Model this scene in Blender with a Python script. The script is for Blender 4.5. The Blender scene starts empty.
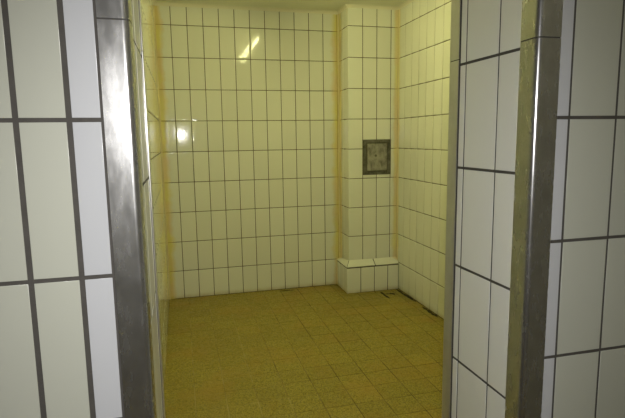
import bpy, bmesh, math, random
from mathutils import Vector, Matrix
random.seed(7)
SC = bpy.context.scene
COL = SC.collection

# ------------------------------------------------------------------ measures (metres)
H = 1.346                      # lens height above the floor
FZ = 0.006                     # shower room floor level
CEIL = H + 1.060
XL, XR = -0.147, 1.816         # shower room side walls
D = 4.290                      # back wall
YP, XP = 4.047, 1.3706         # pier: front face, left face
YN, YF = 0.853, 1.183          # doorway wall: near face, room face
XOL, XOR = -0.067, 0.671       # doorway edges
TOPZ = 2.16                    # doorway head
ROW = 0.25
ROOM_ROWS = [H + 0.8985 - ROW*k for k in range(10)]
NEAR0 = H + 0.032
JAMB0 = H + 0.1704

# ------------------------------------------------------------------ node helpers
def new_mat(name):
    m = bpy.data.materials.new(name); m.use_nodes = True
    nt = m.node_tree; nt.nodes.clear()
    out = nt.nodes.new('ShaderNodeOutputMaterial')
    b = nt.nodes.new('ShaderNodeBsdfPrincipled')
    nt.links.new(b.outputs[0], out.inputs[0])
    return m, nt, b

def N(nt, t, **kw):
    n = nt.nodes.new(t)
    for k, v in kw.items(): setattr(n, k, v)
    return n

def math_(nt, op, a, b=None, clamp=False):
    n = N(nt, 'ShaderNodeMath', operation=op, use_clamp=clamp)
    for i, v in enumerate((a, b)):
        if v is None: continue
        if isinstance(v, (int, float)): n.inputs[i].default_value = v
        else: nt.links.new(v, n.inputs[i])
    return n.outputs[0]

def noise(nt, vec, scale, detail=3, rough=.55):
    n = N(nt, 'ShaderNodeTexNoise'); n.inputs['Scale'].default_value = scale
    n.inputs['Detail'].default_value = detail; n.inputs['Roughness'].default_value = rough
    nt.links.new(vec, n.inputs['Vector']); return n.outputs['Fac']

def maprange(nt, v, a, b, c=0., d=1.):
    n = N(nt, 'ShaderNodeMapRange', interpolation_type='SMOOTHSTEP')
    n.inputs[1].default_value = a; n.inputs[2].default_value = b
    n.inputs[3].default_value = c; n.inputs[4].default_value = d
    nt.links.new(v, n.inputs[0]); return n.outputs[0]

def mix(nt, fac, a, b, blend='MIX'):
    n = N(nt, 'ShaderNodeMix', data_type='RGBA', blend_type=blend)
    if isinstance(fac, (int, float)): n.inputs[0].default_value = fac
    else: nt.links.new(fac, n.inputs[0])
    for i, v in ((6, a), (7, b)):
        if isinstance(v, tuple): n.inputs[i].default_value = (*v, 1)
        else: nt.links.new(v, n.inputs[i])
    return n.outputs[2]

def pos(nt): return N(nt, 'ShaderNodeNewGeometry').outputs['Position']

def stretch(nt, vec, sx, sy, sz):
    n = N(nt, 'ShaderNodeMapping'); n.inputs['Scale'].default_value = (sx, sy, sz)
    nt.links.new(vec, n.inputs['Vector']); return n.outputs[0]

def bump(nt, h, strength, dist, bsdf):
    n = N(nt, 'ShaderNodeBump'); n.inputs['Strength'].default_value = strength
    n.inputs['Distance'].default_value = dist
    nt.links.new(h, n.inputs['Height']); nt.links.new(n.outputs[0], bsdf.inputs['Normal'])

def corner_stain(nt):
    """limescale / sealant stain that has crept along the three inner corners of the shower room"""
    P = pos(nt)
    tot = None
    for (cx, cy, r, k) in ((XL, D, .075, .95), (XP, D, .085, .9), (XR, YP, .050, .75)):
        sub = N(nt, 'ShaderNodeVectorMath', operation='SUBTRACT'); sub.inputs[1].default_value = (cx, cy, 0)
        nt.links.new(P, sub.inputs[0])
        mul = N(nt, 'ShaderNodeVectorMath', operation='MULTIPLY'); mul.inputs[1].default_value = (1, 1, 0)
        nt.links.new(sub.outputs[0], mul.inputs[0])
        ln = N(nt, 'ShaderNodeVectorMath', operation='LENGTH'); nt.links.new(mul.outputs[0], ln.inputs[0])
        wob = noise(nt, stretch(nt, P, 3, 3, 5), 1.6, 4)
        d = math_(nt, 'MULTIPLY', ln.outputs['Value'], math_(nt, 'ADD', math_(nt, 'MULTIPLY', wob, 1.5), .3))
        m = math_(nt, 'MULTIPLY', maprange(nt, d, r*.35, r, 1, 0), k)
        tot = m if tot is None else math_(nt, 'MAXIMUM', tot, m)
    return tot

def tile_mat(name, col, rough=.10, stain=False, tone=.10, warm=0.):
    m, nt, b = new_mat(name)
    at = N(nt, 'ShaderNodeAttribute'); at.attribute_name = 'tone'
    P = pos(nt)
    c = mix(nt, math_(nt, 'MULTIPLY', at.outputs['Fac'], tone, True), col, tuple(x*.55 for x in col))
    c = mix(nt, math_(nt, 'MULTIPLY', noise(nt, P, 9, 4), .08), c, (col[0]*.75, col[1]*.72, col[2]*.6))
    if stain:
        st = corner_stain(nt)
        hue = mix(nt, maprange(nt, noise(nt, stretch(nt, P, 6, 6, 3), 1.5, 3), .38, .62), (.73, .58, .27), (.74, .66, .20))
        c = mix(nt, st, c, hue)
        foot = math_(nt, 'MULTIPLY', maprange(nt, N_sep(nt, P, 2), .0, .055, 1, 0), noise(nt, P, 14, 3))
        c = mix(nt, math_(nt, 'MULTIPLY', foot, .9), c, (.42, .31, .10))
        nt.links.new(math_(nt, 'ADD', math_(nt, 'MULTIPLY', st, .35), rough), b.inputs['Roughness'])
    else:
        nt.links.new(math_(nt, 'ADD', math_(nt, 'MULTIPLY', noise(nt, P, 5, 3), .10), rough-.05), b.inputs['Roughness'])
    nt.links.new(c, b.inputs['Base Color'])
    b.inputs['IOR'].default_value = 1.5
    bump(nt, noise(nt, P, 22, 2), .05, .004, b)
    return m

def N_sep(nt, v, i):
    s = N(nt, 'ShaderNodeSeparateXYZ'); nt.links.new(v, s.inputs[0]); return s.outputs[i]

def grout_mat(name, col, stain=False):
    m, nt, b = new_mat(name); P = pos(nt)
    c = mix(nt, noise(nt, P, 30, 4), tuple(x*.7 for x in col), tuple(min(1, x*1.3) for x in col))
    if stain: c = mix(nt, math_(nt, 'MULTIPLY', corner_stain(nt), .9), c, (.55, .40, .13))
    nt.links.new(c, b.inputs['Base Color']); b.inputs['Roughness'].default_value = .85
    bump(nt, noise(nt, P, 160, 3), .5, .002, b)
    return m

M = {}
M['room_tile'] = tile_mat('cream glazed tile', (.84, .845, .735), .075, stain=True)
M['room_grout'] = grout_mat('olive brown grout', (.105, .08, .034), stain=True)
M['dark_grout'] = grout_mat('dark brown grout', (.035, .028, .014))
M['near_tile'] = tile_mat('greenish ivory glazed tile', (.455, .465, .40), .24)
M['white_tile'] = tile_mat('cool white glazed tile', (.485, .495, .52), .22)
M['reveal_tile'] = tile_mat('off white glazed tile', (.74, .745, .72), .22)
M['near_grout'] = grout_mat('dark grey grout', (.062, .057, .050))

def plaster(name, col):
    m, nt, b = new_mat(name); P = pos(nt)
    nt.links.new(mix(nt, noise(nt, P, 2.2, 5), tuple(x*.9 for x in col), col), b.inputs['Base Color'])
    b.inputs['Roughness'].default_value = .75
    bump(nt, noise(nt, P, 90, 4), .25, .003, b); return m
M['ceiling'] = plaster('cream ceiling paint', (.88, .88, .70))
M['fillet'] = plaster('pale plaster fillet', (.86, .83, .66))
M['corridor'] = plaster('corridor paint', (.72, .70, .64))

def floor_mat(name, col):
    m, nt, b = new_mat(name); P = pos(nt)
    at = N(nt, 'ShaderNodeAttribute'); at.attribute_name = 'tone'
    n1 = noise(nt, P, 130, 3, .7); n2 = noise(nt, P, 3.0, 4); n3 = noise(nt, P, 45, 2)
    c = mix(nt, maprange(nt, n1, .36, .62), tuple(x*.55 for x in col), tuple(x*1.35 for x in col))
    c = mix(nt, math_(nt, 'MULTIPLY', maprange(nt, n2, .45, .7), .5), c, (col[0]*1.25, col[1]*.9, col[2]*.9))
    c = mix(nt, math_(nt, 'MULTIPLY', maprange(nt, n3, .5, .75), .35), c, tuple(x*.6 for x in col))
    c = mix(nt, math_(nt, 'MULTIPLY', at.outputs['Fac'], .30), c, tuple(x*.55 for x in col))
    nt.links.new(c, b.inputs['Base Color'])
    nt.links.new(maprange(nt, n3, .3, .7, .42, .62), b.inputs['Roughness'])
    b.inputs['Specular IOR Level'].default_value = .3
    bump(nt, n1, .35, .002, b); return m
M['floor_tile'] = floor_mat('speckled brown floor tile', (.31, .25, .043))

def floor_grout():
    m, nt, b = new_mat('worn floor grout'); P = pos(nt)
    x = N_sep(nt, P, 0)
    side = maprange(nt, math_(nt, 'ADD', x, math_(nt, 'MULTIPLY', math_(nt, 'SUBTRACT', noise(nt, P, 2.0, 3), .5), 1.2)), .42, .75)
    c = mix(nt, side, (.37, .30, .11), (.075, .055, .022))
    brk = maprange(nt, noise(nt, P, 4.5, 3), .44, .58)          # joints rubbed level with the tiles here and there
    c = mix(nt, math_(nt, 'MULTIPLY', brk, .9), c, (.21, .155, .045))
    nt.links.new(c, b.inputs['Base Color']); b.inputs['Roughness'].default_value = .9
    bump(nt, noise(nt, P, 200, 2), .4, .002, b); return m
M['floor_grout'] = floor_grout()
m, nt, b = new_mat('black dirt in open joints'); b.inputs['Base Color'].default_value = (.022, .016, .008, 1); b.inputs['Roughness'].default_value = .9
M['dirt'] = m

def steel(name, base=(.44, .438, .435), r0=.20, r1=.36, metal=.93, dull=.45):
    m, nt, b = new_mat(name); P = pos(nt)
    n1 = noise(nt, P, 17, 5, .65); n2 = noise(nt, stretch(nt, P, 1, 1, .35), 55, 4, .6); n3 = noise(nt, stretch(nt, P, 2, 2, 60), 6, 2)
    sm = maprange(nt, math_(nt, 'ADD', math_(nt, 'MULTIPLY', n1, .6), math_(nt, 'MULTIPLY', n2, .4)), .30, .62)
    nt.links.new(mix(nt, sm, tuple(x*(1-dull) for x in base), base), b.inputs['Base Color'])
    b.inputs['Metallic'].default_value = metal
    nt.links.new(maprange(nt, n2, .3, .7, r0, r1), b.inputs['Roughness'])
    bump(nt, math_(nt, 'ADD', math_(nt, 'MULTIPLY', n3, .3), n2), .035, .0010, b)
    return m
M['steel'] = steel('brushed stainless steel', r0=.235, r1=.285, dull=.18)
M['lit_steel'] = steel('lit stainless steel', base=(.50, .495, .48), r0=.28, r1=.36, metal=.72, dull=.15)  # light put into a paler copy of the same steel, for the inner guards
M['frame_steel'] = steel('tarnished steel frame', (.26, .25, .20), .4, .6, dull=.6)
M['plate_steel'] = steel('mottled steel cover', (.50, .48, .42), .38, .6, dull=.62)

m, nt, b = new_mat('lamp housing white'); b.inputs['Base Color'].default_value = (.75, .74, .68, 1); b.inputs['Roughness'].default_value = .4
M['housing'] = m
m, nt, b = new_mat('fluorescent tube glow'); b.inputs['Base Color'].default_value = (.9, .9, .8, 1)
b.inputs['Emission Color'].default_value = (1.0, .955, .42, 1); b.inputs['Emission Strength'].default_value = 52.
M['tube'] = m
m, nt, b = new_mat('fill lamp glow'); b.inputs['Base Color'].default_value = (.9, .9, .85, 1)
b.inputs['Emission Color'].default_value = (1.0, .97, .80, 1); b.inputs['Emission Strength'].default_value = 5.0  # glow of the fill lamp added in the corridor
M['fill_diffuser'] = m
m, nt, b = new_mat('sealant'); P = pos(nt)
nt.links.new(mix(nt, noise(nt, stretch(nt, P, 4, 4, 2), 2, 3), (.64, .52, .27), (.72, .66, .40)), b.inputs['Base Color']); b.inputs['Roughness'].default_value = .5
M['sealant'] = m

# ------------------------------------------------------------------ mesh helpers
def finish(name, bm, mats, parent=None, kind=None, loc=(0, 0, 0)):
    me = bpy.data.meshes.new(name); bm.to_mesh(me); bm.free()
    for mm in mats: me.materials.append(M[mm])
    o = bpy.data.objects.new(name, me); COL.objects.link(o); o.location = loc
    if parent: o.parent = parent
    if kind: o['kind'] = kind
    return o

def box(bm, x0, x1, y0, y1, z0, z1, mi=0):
    vs = [bm.verts.new((x, y, z)) for x in (x0, x1) for y in (y0, y1) for z in (z0, z1)]
    for f in ((0, 1, 3, 2), (4, 6, 7, 5), (0, 4, 5, 1), (2, 3, 7, 6), (0, 2, 6, 4), (1, 5, 7, 3)):
        fc = bm.faces.new([vs[i] for i in f]); fc.material_index = mi
    return vs

def pillow(bm, O, U, V, Nn, u0, u1, v0, v1, mi, lay, rim=.0056, thick=.004, tilt=.0016, tone=None):
    """one glazed tile with a softly rounded rim; U,V,Nn are unit axes, O the origin on the tile face plane"""
    uc, vc = (u0+u1)/2, (v0+v1)/2
    w, h = (u1-u0)/2, (v1-v0)/2
    if w < .004 or h < .004: return
    r = min(rim, w*.4, h*.4)
    if rim > .003:      # pressed wall tile: well rounded shoulders
        dd = .0036
        rings = [(0, -thick)] + [(r*(1-math.sin(a)), -dd*(1-math.cos(a))) for a in (1.5708, 1.2, .9, .6, .3, 0.)] + [(min(r*1.5, w*.7, h*.7), 0)]
    else:
        rings = [(0, -thick), (0, -r*.42), (r*.25, -r*.12), (r*.62, -r*.02), (r, 0), (min(r*2.2, w*.7, h*.7), 0)]
    ta, tb = random.gauss(0, tilt), random.gauss(0, tilt)
    dz = random.gauss(0, .00015)
    t = random.random() if tone is None else tone
    prev = None
    for ins, d in rings:
        vs = []
        for su, sv in ((-1, -1), (1, -1), (1, 1), (-1, 1)):
            a, c = su*(w-ins), sv*(h-ins)
            vs.append(bm.verts.new(O + U*(uc+a) + V*(vc+c) + Nn*(d + dz + a*ta + c*tb)))
        if prev:
            for i in range(4):
                f = bm.faces.new((prev[i], prev[(i+1) % 4], vs[(i+1) % 4], vs[i])); f.material_index = mi; f.smooth = True; f[lay] = t
        prev = vs
    f = bm.faces.new(prev); f.material_index = mi; f.smooth = True; f[lay] = t

def tiling(bm, O, U, V, us, vs, joint, mi_fn, lay, clips=(), **kw):
    """tiles between the joint lines us x vs; clips are (u0,u1,v0,v1) rectangles that nothing may enter"""
    O, U, V = Vector(O), Vector(U), Vector(V); Nn = U.cross(V)
    ju, jv = joint if isinstance(joint, tuple) else (joint, joint)
    for i in range(len(us)-1):
        for j in range(len(vs)-1):
            u0, u1, v0, v1 = us[i]+ju/2, us[i+1]-ju/2, vs[j]+jv/2, vs[j+1]-jv/2
            if any(u0 >= c[0]-1e-6 and u1 <= c[1]+1e-6 and v0 >= c[2]-1e-6 and v1 <= c[3]+1e-6 for c in clips): continue
            for c in clips:
                if u0 < c[1] and u1 > c[0] and v0 < c[3] and v1 > c[2]:
                    if v0 < c[2] and v1 <= c[3]: v1 = c[2]
                    elif v1 > c[3] and v0 >= c[2]: v0 = c[3]
            pillow(bm, O, U, V, Nn, u0, u1, v0, v1, mi_fn(us[i], us[i+1]), lay, **kw)

def new_bm():
    bm = bmesh.new(); return bm, bm.faces.layers.float.new('tone')

def rows(lo, hi, base, step=ROW):
    k0 = math.ceil((lo-base)/step - 1e-6); out = [lo]
    z = base + k0*step
    while z < hi-1e-6:
        if z > lo+1e-3: out.append(z)
        z += step
    return out + [hi]

TH = .004    # tile face stands this far proud of the bed of grout
RJ = .0047   # room joint
NJ = .0085   # near joint
room_v = rows(FZ, CEIL, ROOM_ROWS[0])
one = lambda a, b: 0

# ------------------------------------------------------------------ the shower room
bm, L = new_bm()
us = [XL] + [-.0232 + .1252*k for k in range(0, 12)] + [XP]
us = [u for u in us if u == XL or u > XL+.02]
tiling(bm, (0, D, 0), (1, 0, 0), (0, 0, 1), us, room_v, RJ, one, L)
us2 = [XP + .125*k for k in range(4)] + [XR]
box(bm, XL-.12, XR+.12, D+.0030, D+.15, -.05, CEIL+.05, 1)
finish('wall_back', bm, ['room_tile', 'room_grout'], kind='structure')

# pier in the right back corner
bm, L = new_bm()
pus = [XP, 1.499, 1.624, 1.7505, XR]
PAN = (1.503, 1.7555, H-.3235, H-.0245)
LED = (XP-1, XR+1, 0, H-1.075)
tiling(bm, (0, YP, 0), (1, 0, 0), (0, 0, 1), pus, room_v, RJ, one, L, clips=((1.4995, 1.7505, PAN[2], PAN[3]),))
tiling(bm, (XP, D, 0), (0, -1, 0), (0, 0, 1), [0, .118, D-YP], room_v, RJ, one, L)
g = .0030
box(bm, XP+g, XR+.05, YP+g, D+.1, -.05, CEIL+.05, 1)
finish('wall_pier', bm, ['room_tile', 'room_grout'], kind='structure')

# right wall (faces -x)
bm, L = new_bm()
yj = [YP, 3.917] + [3.917-.1243*k for k in range(1, 25)]
yj = sorted([y for y in yj if y > YF+.02] + [YF])
tiling(bm, (XR, 0, 0), (0, -1, 0), (0, 0, 1), sorted([-y for y in yj]), room_v, (RJ*.8, RJ), one, L, tilt=.0028)
box(bm, XR+g, XR+.15, YN+.1, D+.1, -.05, CEIL+.05, 1)
finish('wall_right', bm, ['room_tile', 'room_grout'], kind='structure')

# left wall (faces +x)
bm, L = new_bm()
yj = sorted([YF] + [D-.125*k for k in range(0, 25) if D-.125*k > YF+.02])
tiling(bm, (XL, 0, 0), (0, 1, 0), (0, 0, 1), yj, room_v, RJ, one, L)
box(bm, XL-.15, XL-g, YF-.02, D+.1, -.05, CEIL+.05, 1)
finish('wall_left', bm, ['room_tile', 'room_grout'], kind='structure')

# ceiling of the shower room and the pale fillet where it meets the tiles
bm = bmesh.new(); box(bm, XL-.1, XR+.1, YF-.05, D+.1, CEIL, CEIL+.1)
finish('ceiling', bm, ['ceiling'], kind='structure')
bm = bmesh.new()
s = .022
def fillet(bm, a, b, n1):
    a, b, n1 = Vector(a), Vector(b), Vector(n1); z = Vector((0, 0, 1))
    prof = [Vector((0, 0, 0)), n1*s, n1*s*.45 - z*s*.38, -z*s]
    r = [[bm.verts.new(p + q) for q in prof] for p in (a, b)]
    for i in range(4): bm.faces.new((r[0][i], r[1][i], r[1][(i+1) % 4], r[0][(i+1) % 4]))
    bm.faces.new(r[0]); bm.faces.new(r[1][::-1])
fillet(bm, (XL, D, CEIL), (XP, D, CEIL), (0, -1, 0))
fillet(bm, (XP-s*.2, YP, CEIL), (XR, YP, CEIL), (0, -1, 0))
fillet(bm, (XP, D, CEIL), (XP, YP-s*.2, CEIL), (-1, 0, 0))
fillet(bm, (XR, YP, CEIL), (XR, YF, CEIL), (-1, 0, 0))
fillet(bm, (XL, YF, CEIL), (XL, D, CEIL), (1, 0, 0))
bmesh.ops.recalc_face_normals(bm, faces=bm.faces)
finish('trim_1', bm, ['fillet'], kind='structure')

# sealant beads in the inner corners
bm = bmesh.new()
def bead(bm, x, y, sx, sy, r, z0, z1):
    pts = [(x, y), (x+sx*r, y)]
    for k in range(1, 4):
        a = k/4*math.pi/2
        pts.append((x+sx*r*(1-math.sin(a)*.8), y+sy*r*(1-math.cos(a)*.8)*1.0))
    pts.append((x, y+sy*r))
    lo = [bm.verts.new((px, py, z0)) for px, py in pts]; hi = [bm.verts.new((px, py, z1)) for px, py in pts]
    n = len(pts)
    for i in range(n): bm.faces.new((lo[i], lo[(i+1) % n], hi[(i+1) % n], hi[i]))
    bm.faces.new(lo); bm.faces.new(hi)
bead(bm, XL, D, 1, -1, .010, FZ, CEIL)
bead(bm, XP, D, -1, -1, .012, FZ, CEIL)
bead(bm, XR, YP, -1, -1, .007, FZ, CEIL)
bmesh.ops.recalc_face_normals(bm, faces=bm.faces)
finish('trim_2', bm, ['sealant'], kind='structure')

# floor: square speckled tiles on a bed of grout
bm, L = new_bm()
fx = [.012 + .157*k for k in range(-1, 13)]
fx = [XL] + [x for x in fx if XL+.02 < x < XR-.02] + [XR]
fy = [2.26 + .1533*k for k in range(-7, 14)]
fy = [YF-.3] + [y for y in fy if YF-.28 < y < D-.02] + [D]
tiling(bm, (0, 0, FZ), (1, 0, 0), (0, 1, 0), fx, fy, .004, one, L, rim=.002, thick=.002, tilt=.0012)
box(bm, XL-.1, XR+.1, YN-.1, D+.1, -.08, FZ-.0009, 1)
def crack(x0, y0, x1, y1, w):
    n = 14; d = Vector((x1-x0, y1-y0, 0)); p = Vector((-d.y, d.x, 0)).normalized()
    lo = []; hi = []
    for i in range(n+1):
        t = i/n; c = Vector((x0, y0, FZ+.0014)) + d*t
        e = min(1, 5*t+.15, 5*(1-t)+.15)
        lo.append(bm.verts.new(c - p*w*e*random.uniform(.25, .6))); hi.append(bm.verts.new(c + p*w*e*random.uniform(.25, .6)))
    for i in range(n): 
        f = bm.faces.new((lo[i], lo[i+1], hi[i+1], hi[i])); f.material_index = 2
crack(1.790, 4.02, 1.800, 3.62, .030)
crack(1.795, 3.50, 1.797, 3.25, .030)
crack(1.625, 3.955, 1.632, 3.76, .026)
crack(1.640, 3.885, 1.730, 3.872, .026)
crack(1.690, 3.90, 1.715, 3.84, .020)
crack(.785, 4.235, .92, 4.232, .020)
finish('floor', bm, ['floor_tile', 'floor_grout', 'dirt'], kind='structure')

# ------------------------------------------------------------------ the doorway wall
bm, L = new_bm()
near_v = rows(0, 2.62, NEAR0)
jamb_v = rows(FZ, TOPZ, JAMB0)
LX = -2.2
lus = [-.236-.115*k for k in range(0, 18)][::-1]
lus = [LX] + [u for u in lus if u > LX+.02] + [-.1625, -.1156+.003]
lus[-3] = -.2365
mi = lambda a, b: 1 if b-a < .055 else 0
tiling(bm, (0, YN, 0), (1, 0, 0), (0, 0, 1), lus, near_v, (NJ, NJ*.8), mi, L, rim=.001, tilt=.0012)
tiling(bm, (XOL, 0, 0), (0, 1, 0), (0, 0, 1), [YN+.052, .976, 1.105, YF-.052], jamb_v, NJ*.75, lambda a, b: 2, L, rim=.001, tilt=.001)
tiling(bm, (0, YF, 0), (-1, 0, 0), (0, 0, 1), [-XL-.01 + 0, -XL-.01+.001], room_v, RJ, lambda a, b: 0, L)
box(bm, LX, XOL-.001, YN+.001, YF-g, -.05, 2.62, 3)
finish('wall_near_left', bm, ['near_tile', 'white_tile', 'reveal_tile', 'near_grout'], kind='structure')

bm, L = new_bm()
RX = 1.36
rus = [.7215-.003, .7515] + [.8655+.1145*k for k in range(0, 4)] + [RX]
tiling(bm, (0, YN, 0), (1, 0, 0), (0, 0, 1), rus, near_v, (NJ*.62, NJ*.8), mi, L, rim=.001, tilt=.0012)
tiling(bm, (XOR, 0, 0), (0, -1, 0), (0, 0, 1), [-(YF-.051), -1.105, -.976, -(YN+.051)], jamb_v, (NJ*.6, NJ*.75), lambda a, b: 2, L, rim=.001, tilt=.001)
# room side of this wall
rs = [-XR] + [-XR+.125*k for k in range(1, 9)] + [-(XOR+.051)]
tiling(bm, (0, YF, 0), (-1, 0, 0), (0, 0, 1), rs, room_v, RJ, lambda a, b: 0, L)
box(bm, XOR+.001, RX, YN+.001, YF-g, -.05, 2.62, 3)
finish('wall_near_right', bm, ['near_tile', 'white_tile', 'reveal_tile', 'near_grout'], kind='structure')

bm, L = new_bm()
tus = [XOL, .05, .165, .28, .395, .51, .60, XOR]
tiling(bm, (0, YN, 0), (1, 0, 0), (0, 0, 1), tus, rows(TOPZ, 2.62, NEAR0), NJ, lambda a, b: 0, L)
tiling(bm, (0, YF, 0), (-1, 0, 0), (0, 0, 1), [-u for u in tus[::-1]], rows(TOPZ, CEIL, ROOM_ROWS[0]), RJ, lambda a, b: 0, L)
box(bm, XOL-g, XOR+g, YN+g, YF-g, TOPZ, 2.62, 1)
finish('wall_near_top', bm, ['near_tile', 'near_grout'], kind='structure')

# corridor the photograph is taken from
bm = bmesh.new()
box(bm, LX-.1, RX+.1, -1.9, -1.8, -.05, 2.62)
finish('wall_corridor', bm, ['corridor'], kind='structure')
bm = bmesh.new(); box(bm, LX-.1, LX, -1.8, YN+.1, -.05, 2.62); finish('wall_corridor_left', bm, ['corridor'], kind='structure')
bm = bmesh.new(); box(bm, RX, RX+.1, -1.8, YN+.1, -.05, 2.62); finish('wall_corridor_right', bm, ['fillet'], kind='structure')  # unseen wall, set close and pale to reflect light into the right guard
bm = bmesh.new(); box(bm, LX-.1, RX+.1, -1.9, YN+.1, 2.62, 2.72); finish('ceiling_corridor', bm, ['corridor'], kind='structure')
bm, L = new_bm()
tiling(bm, (0, 0, 0), (1, 0, 0), (0, 1, 0), [LX + .16*k for k in range(31)], [-1.8+.15*k for k in range(18)] + [YF-.3], .004, one, L, rim=.002, thick=.002)
box(bm, LX-.1, RX+.1, -1.9, YN-.1, -.08, -.0012, 1)
finish('floor_corridor', bm, ['floor_tile', 'floor_grout'], kind='structure')

# ------------------------------------------------------------------ steel corner guards
def guard_section(bm, x, y, sx, sy, z0, z1, leg=.050, t=.0018, r=.0115):
    """L section wrapped round the wall corner at (x,y); its legs run along sx (in x) and sy (in y)"""
    o = .0022
    cx, cy = x - sx*o, y - sy*o              # outer corner of the section
    outer = [(cx+sx*leg, cy)]
    for k in range(9):
        a = k/8*math.pi/2
        outer.append((cx+sx*(r-r*math.sin(a)), cy+sy*(r-r*math.cos(a))))
    outer.append((cx, cy+sy*leg))
    inner = [(cx+sx*t, cy+sy*leg)]
    for k in range(8, -1, -2):
        a = k/8*math.pi/2; q = r-t
        inner.append((cx+sx*(r-q*math.sin(a)), cy+sy*(r-q*math.cos(a))))
    inner.append((cx+sx*leg, cy+sy*t))
    pts = outer+inner; n = len(pts); c = .0006
    ringz = [z0, z1]
    R_ = [[bm.verts.new((px, py, z)) for px, py in pts] for z in ringz]
    for i in range(n):
        f = bm.faces.new((R_[0][i], R_[0][(i+1) % n], R_[1][(i+1) % n], R_[1][i])); f.smooth = 1 <= i <= 8
    bm.faces.new(R_[0]); bm.faces.new(R_[1][::-1])
    bmesh.ops.recalc_face_normals(bm, faces=bm.faces)
    hard = [e for e in bm.edges if len({f.smooth for f in e.link_faces}) > 1]   # keep the rounded edge's shading apart from the flats
    bmesh.ops.split_edges(bm, edges=hard)

SEAM = H + .1835
def corner_guard(x, y, sx, sy, label, leg=.050, top=TOPZ, m='steel'):
    e = bpy.data.objects.new('corner_guard', None); COL.objects.link(e); e.location = (x, y, 0)
    e.empty_display_size = .1
    e['label'] = label; e['category'] = 'corner guard'; e['group'] = 'steel corner guards around the doorway'
    for z0, z1 in ((FZ+.001, SEAM-.0012), (SEAM+.0012, top)):
        b_ = bmesh.new(); guard_section(b_, 0, 0, sx, sy, z0, z1, leg)
        finish('guard_section', b_, [m], parent=e)
    return e
corner_guard(XOL, YN, -1, 1, 'wide brushed steel corner guard left of the doorway, edging the near tiled wall', .0475)
corner_guard(XOL, YF, -1, -1, 'thin steel corner guard seen almost edge-on at the inner left edge of the doorway', m='lit_steel')
corner_guard(XOR, YN, 1, 1, 'wide steel corner guard right of the doorway with a bright rounded edge', .052)
corner_guard(XOR, YF, 1, -1, 'narrow steel corner guard at the inner right edge of the doorway, beside yellow tiles', m='lit_steel')

# ------------------------------------------------------------------ tiled ledge at the foot of the pier
YG, XG = 3.987, 1.3335
ZF, ZB = H-1.100, H-1.058
led = bpy.data.objects.new('tiled_ledge', None); COL.objects.link(led); led.location = (XG, YG, FZ)
led['label'] = 'low cream tiled ledge with sloping capping tiles wrapped around the foot of the pier'
led['category'] = 'ledge'
def lf(name, bm, mats): 
    bmesh.ops.translate(bm, verts=bm.verts, vec=(-XG, -YG, -FZ)); return finish(name, bm, mats, parent=led)
bm, L = new_bm()
zc = ZF-.0155
tiling(bm, (0, YG, 0), (1, 0, 0), (0, 0, 1), [XG, 1.459, 1.5845, 1.7095, XR-.004], [FZ, zc], RJ, one, L)
tiling(bm, (XG, D, 0), (0, -1, 0), (0, 0, 1), [.004, .09, .196, D-YG], [FZ, zc], RJ, one, L)
box(bm, XG+g, XR-.004, YG+g, YP-.003, FZ+.001, zc, 1); box(bm, XG+g, XP-.003, YP-.003, D-.003, FZ+.001, zc, 1)
for q in ([(XG+.003, YG+.003, ZF-.0045), (XR-.006, YG+.003, ZF-.0045), (XR-.006, YP-.003, ZB-.0045), (XP-.003, YP-.003, ZB-.0045)],
          [(XG+.003, D-.004, ZF-.0045), (XG+.003, YG+.003, ZF-.0045), (XP-.003, YP-.003, ZB-.0045), (XP-.003, D-.004, ZF+.010)]):
    lo = [bm.verts.new((p[0], p[1], zc-.002)) for p in q]; hi = [bm.verts.new(p) for p in q]
    for i in range(4): bm.faces.new((lo[i], lo[(i+1) % 4], hi[(i+1) % 4], hi[i])).material_index = 1
    bm.faces.new(hi).material_index = 1
lf('riser', bm, ['room_tile', 'dark_grout'])
def cap(quad, t=.008):
    """a sloping capping tile with a softened edge: quad = four top corners counter-clockwise"""
    bm, L = new_bm()
    top = [Vector(q) for q in quad]; c = sum(top, Vector())/4
    def ring(k, dz): return [bm.verts.new(v + (c-v).normalized()*k + Vector((0, 0, dz))) for v in top]
    rs = [ring(0, -t), ring(0, -.0022), ring(.0012, -.0006), ring(.0035, 0), ring(.008, 0)]
    for a, b_ in zip(rs, rs[1:]):
        for i in range(4):
            f = bm.faces.new((a[i], a[(i+1) % 4], b_[(i+1) % 4], b_[i])); f.smooth = True; f[L] = .1
    f = bm.faces.new(rs[-1]); f.smooth = True; f[L] = .1
    bm.faces.new(rs[0][::-1]); bmesh.ops.recalc_face_normals(bm, faces=bm.faces)
    return lf('capping_tile', bm, ['room_tile'])
ov = .003; j = .0035
xm, xe = 1.592, XR-.005
cap([(XG-ov+j, YG-ov, ZF), (xm-j, YG-ov, ZF), (xm-j, YP-.003, ZB), (XP+j-.003, YP-.003, ZB)])
cap([(xm+j, YG-ov, ZF), (xe, YG-ov, ZF), (xe, YP-.003, ZB), (xm+j, YP-.003, ZB)])
cap([(XG-ov, D-.004, ZF), (XG-ov, YG-ov+j, ZF), (XP-.003, YP+j-.003, ZB), (XP-.003, D-.004, ZF+.014)])

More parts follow.
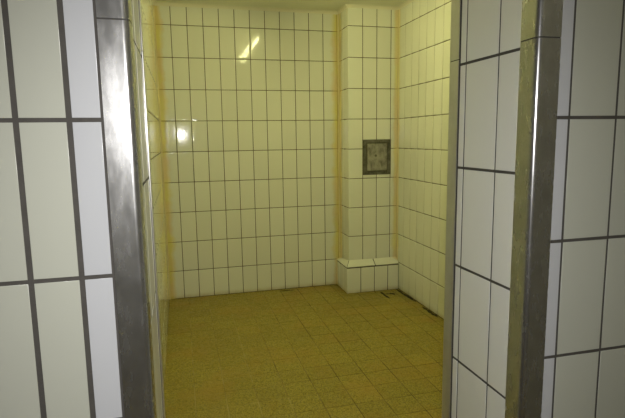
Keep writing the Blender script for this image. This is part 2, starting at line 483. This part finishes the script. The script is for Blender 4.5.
# ------------------------------------------------------------------ steel access panel in the pier
pan = bpy.data.objects.new('access_panel', None); COL.objects.link(pan)
px0, px1, pz0, pz1 = PAN
pan.location = ((px0+px1)/2, YP, (pz0+pz1)/2)
pan['label'] = 'mottled grey steel access panel set into the tiled pier'; pan['category'] = 'access panel'
def pf(name, bm, mats):
    bmesh.ops.translate(bm, verts=bm.verts, vec=-pan.location); return finish(name, bm, mats, parent=pan)
bm = bmesh.new()
a, b_ = (px0+.001, px1-.001, pz0+.001, pz1-.001), (1.5345, 1.7205, H-.2915, H-.0545)
def ringf(bm, rc, y): return [bm.verts.new(p) for p in ((rc[0], y, rc[2]), (rc[1], y, rc[2]), (rc[1], y, rc[3]), (rc[0], y, rc[3]))]
def shr(rc, k): return (rc[0]+k, rc[1]-k, rc[2]+k, rc[3]-k)
rr = [ringf(bm, a, YP+.0018), ringf(bm, a, YP-.003), ringf(bm, shr(a, .0015), YP-.0045), ringf(bm, shr(b_, -.006), YP-.0045), ringf(bm, shr(b_, -.0035), YP-.001), ringf(bm, b_, YP+.0018)]
for p_, q_ in zip(rr, rr[1:]):
    for i in range(4): bm.faces.new((p_[i], p_[(i+1) % 4], q_[(i+1) % 4], q_[i]))
bmesh.ops.recalc_face_normals(bm, faces=bm.faces)
pf('frame', bm, ['frame_steel'])
bm = bmesh.new()
rr = [ringf(bm, shr(b_, .003), YP+.0018), ringf(bm, shr(b_, .003), YP-.003), ringf(bm, shr(b_, .0055), YP-.0055)]
for p_, q_ in zip(rr, rr[1:]):
    for i in range(4): bm.faces.new((p_[i], p_[(i+1) % 4], q_[(i+1) % 4], q_[i]))
bm.faces.new(rr[-1]); bm.faces.new(rr[0][::-1])
bmesh.ops.recalc_face_normals(bm, faces=bm.faces)
pf('cover_plate', bm, ['plate_steel'])
bm = bmesh.new()
cx_, cz_ = (b_[0]+b_[1])/2 - .012, (b_[2]+b_[3])/2 + .012
bmesh.ops.create_cone(bm, segments=20, radius1=.011, radius2=.0085, depth=.004, cap_ends=True,
                      matrix=Matrix.Translation((cx_, YP-.0074, cz_)) @ Matrix.Rotation(math.pi/2, 4, 'X'))
pf('lock', bm, ['frame_steel'])

# ------------------------------------------------------------------ ceiling lamp of the shower room (above the picture, mirrored in the tiles)
lamp = bpy.data.objects.new('ceiling_lamp', None); COL.objects.link(lamp)
LXc, LY0, LY1 = .808, 2.02, 3.54
lamp.location = (LXc, (LY0+LY1)/2, CEIL)
lamp['label'] = 'long single-tube fluorescent lamp on the shower room ceiling'; lamp['category'] = 'lamp'
hl = (LY1-LY0)/2
bm = bmesh.new(); box(bm, -.022, .022, -hl-.03, hl+.03, -.042, 0); bmesh.ops.bevel(bm, geom=bm.edges[:], offset=.004, segments=2, affect='EDGES')
finish('housing', bm, ['housing'], parent=lamp)
for sgn in (-1, 1):
    bm = bmesh.new(); box(bm, -.015, .015, min(sgn*(hl+.002), sgn*(hl+.022)), max(sgn*(hl+.002), sgn*(hl+.022)), -.096, -.04)
    finish('tube_holder', bm, ['housing'], parent=lamp)
bm = bmesh.new()
bmesh.ops.create_cone(bm, segments=20, radius1=.013, radius2=.013, depth=2*hl, cap_ends=True,
                      matrix=Matrix.Translation((0, 0, -.078)) @ Matrix.Rotation(math.pi/2, 4, 'X'))
for f in bm.faces: f.smooth = len(f.verts) == 4
finish('tube', bm, ['tube'], parent=lamp)

# ------------------------------------------------------------------ unseen fill lamp added behind the camera to brighten steel and near tiles
cl = bpy.data.objects.new('ceiling_lamp', None); COL.objects.link(cl); cl.location = (.80, -.60, 2.62)
cl['label'] = 'unseen square fill lamp added on the corridor ceiling outside the doorway'; cl['category'] = 'lamp'
bm = bmesh.new(); box(bm, -.32, .32, -.32, .32, -.05, 0); bmesh.ops.bevel(bm, geom=bm.edges[:], offset=.006, segments=2, affect='EDGES')
finish('housing', bm, ['housing'], parent=cl)
bm = bmesh.new(); box(bm, -.28, .28, -.28, .28, -.062, -.049); bmesh.ops.bevel(bm, geom=bm.edges[:], offset=.005, segments=2, affect='EDGES')
finish('fill_diffuser', bm, ['fill_diffuser'], parent=cl)

# ------------------------------------------------------------------ camera and its flash
F = Vector((.24886051, .95828523, -.1405627)); Rr = Vector((.96728166, -.2532996, -.01433561)); Uu = Vector((.04934208, .13239616, .98996799))
cam = bpy.data.cameras.new('camera'); co = bpy.data.objects.new('camera', cam); COL.objects.link(co)
mt = Matrix((Rr, Uu, -F)).transposed().to_4x4(); mt.translation = (0, 0, H)
co.matrix_world = mt
cam.sensor_width = 36; cam.lens = 503.2652/625*36; cam.clip_start = .02
SC.camera = co

fl = bpy.data.lights.new('camera_flash', 'SPOT'); fo = bpy.data.objects.new('camera_flash', fl); COL.objects.link(fo)
fl.energy = 38.; fl.color = (1, .985, .97); fl.shadow_soft_size = .010; fl.spot_size = math.radians(112); fl.spot_blend = 1.
m2 = mt.copy(); m2.translation = Vector((0, 0, H)) + Uu*.085 + Rr*.03 + F*.03
fo.matrix_world = m2 @ Matrix.Rotation(math.radians(-13), 4, 'X') @ Matrix.Rotation(math.radians(5), 4, 'Y')

w = bpy.data.worlds.new('world'); SC.world = w; w.use_nodes = True
w.node_tree.nodes['Background'].inputs[0].default_value = (.02, .02, .02, 1)
SC.view_settings.view_transform = 'Standard'; SC.view_settings.look = 'None'
SC.view_settings.gamma = 1; SC.view_settings.exposure = 0; SC.view_settings.use_curve_mapping = False
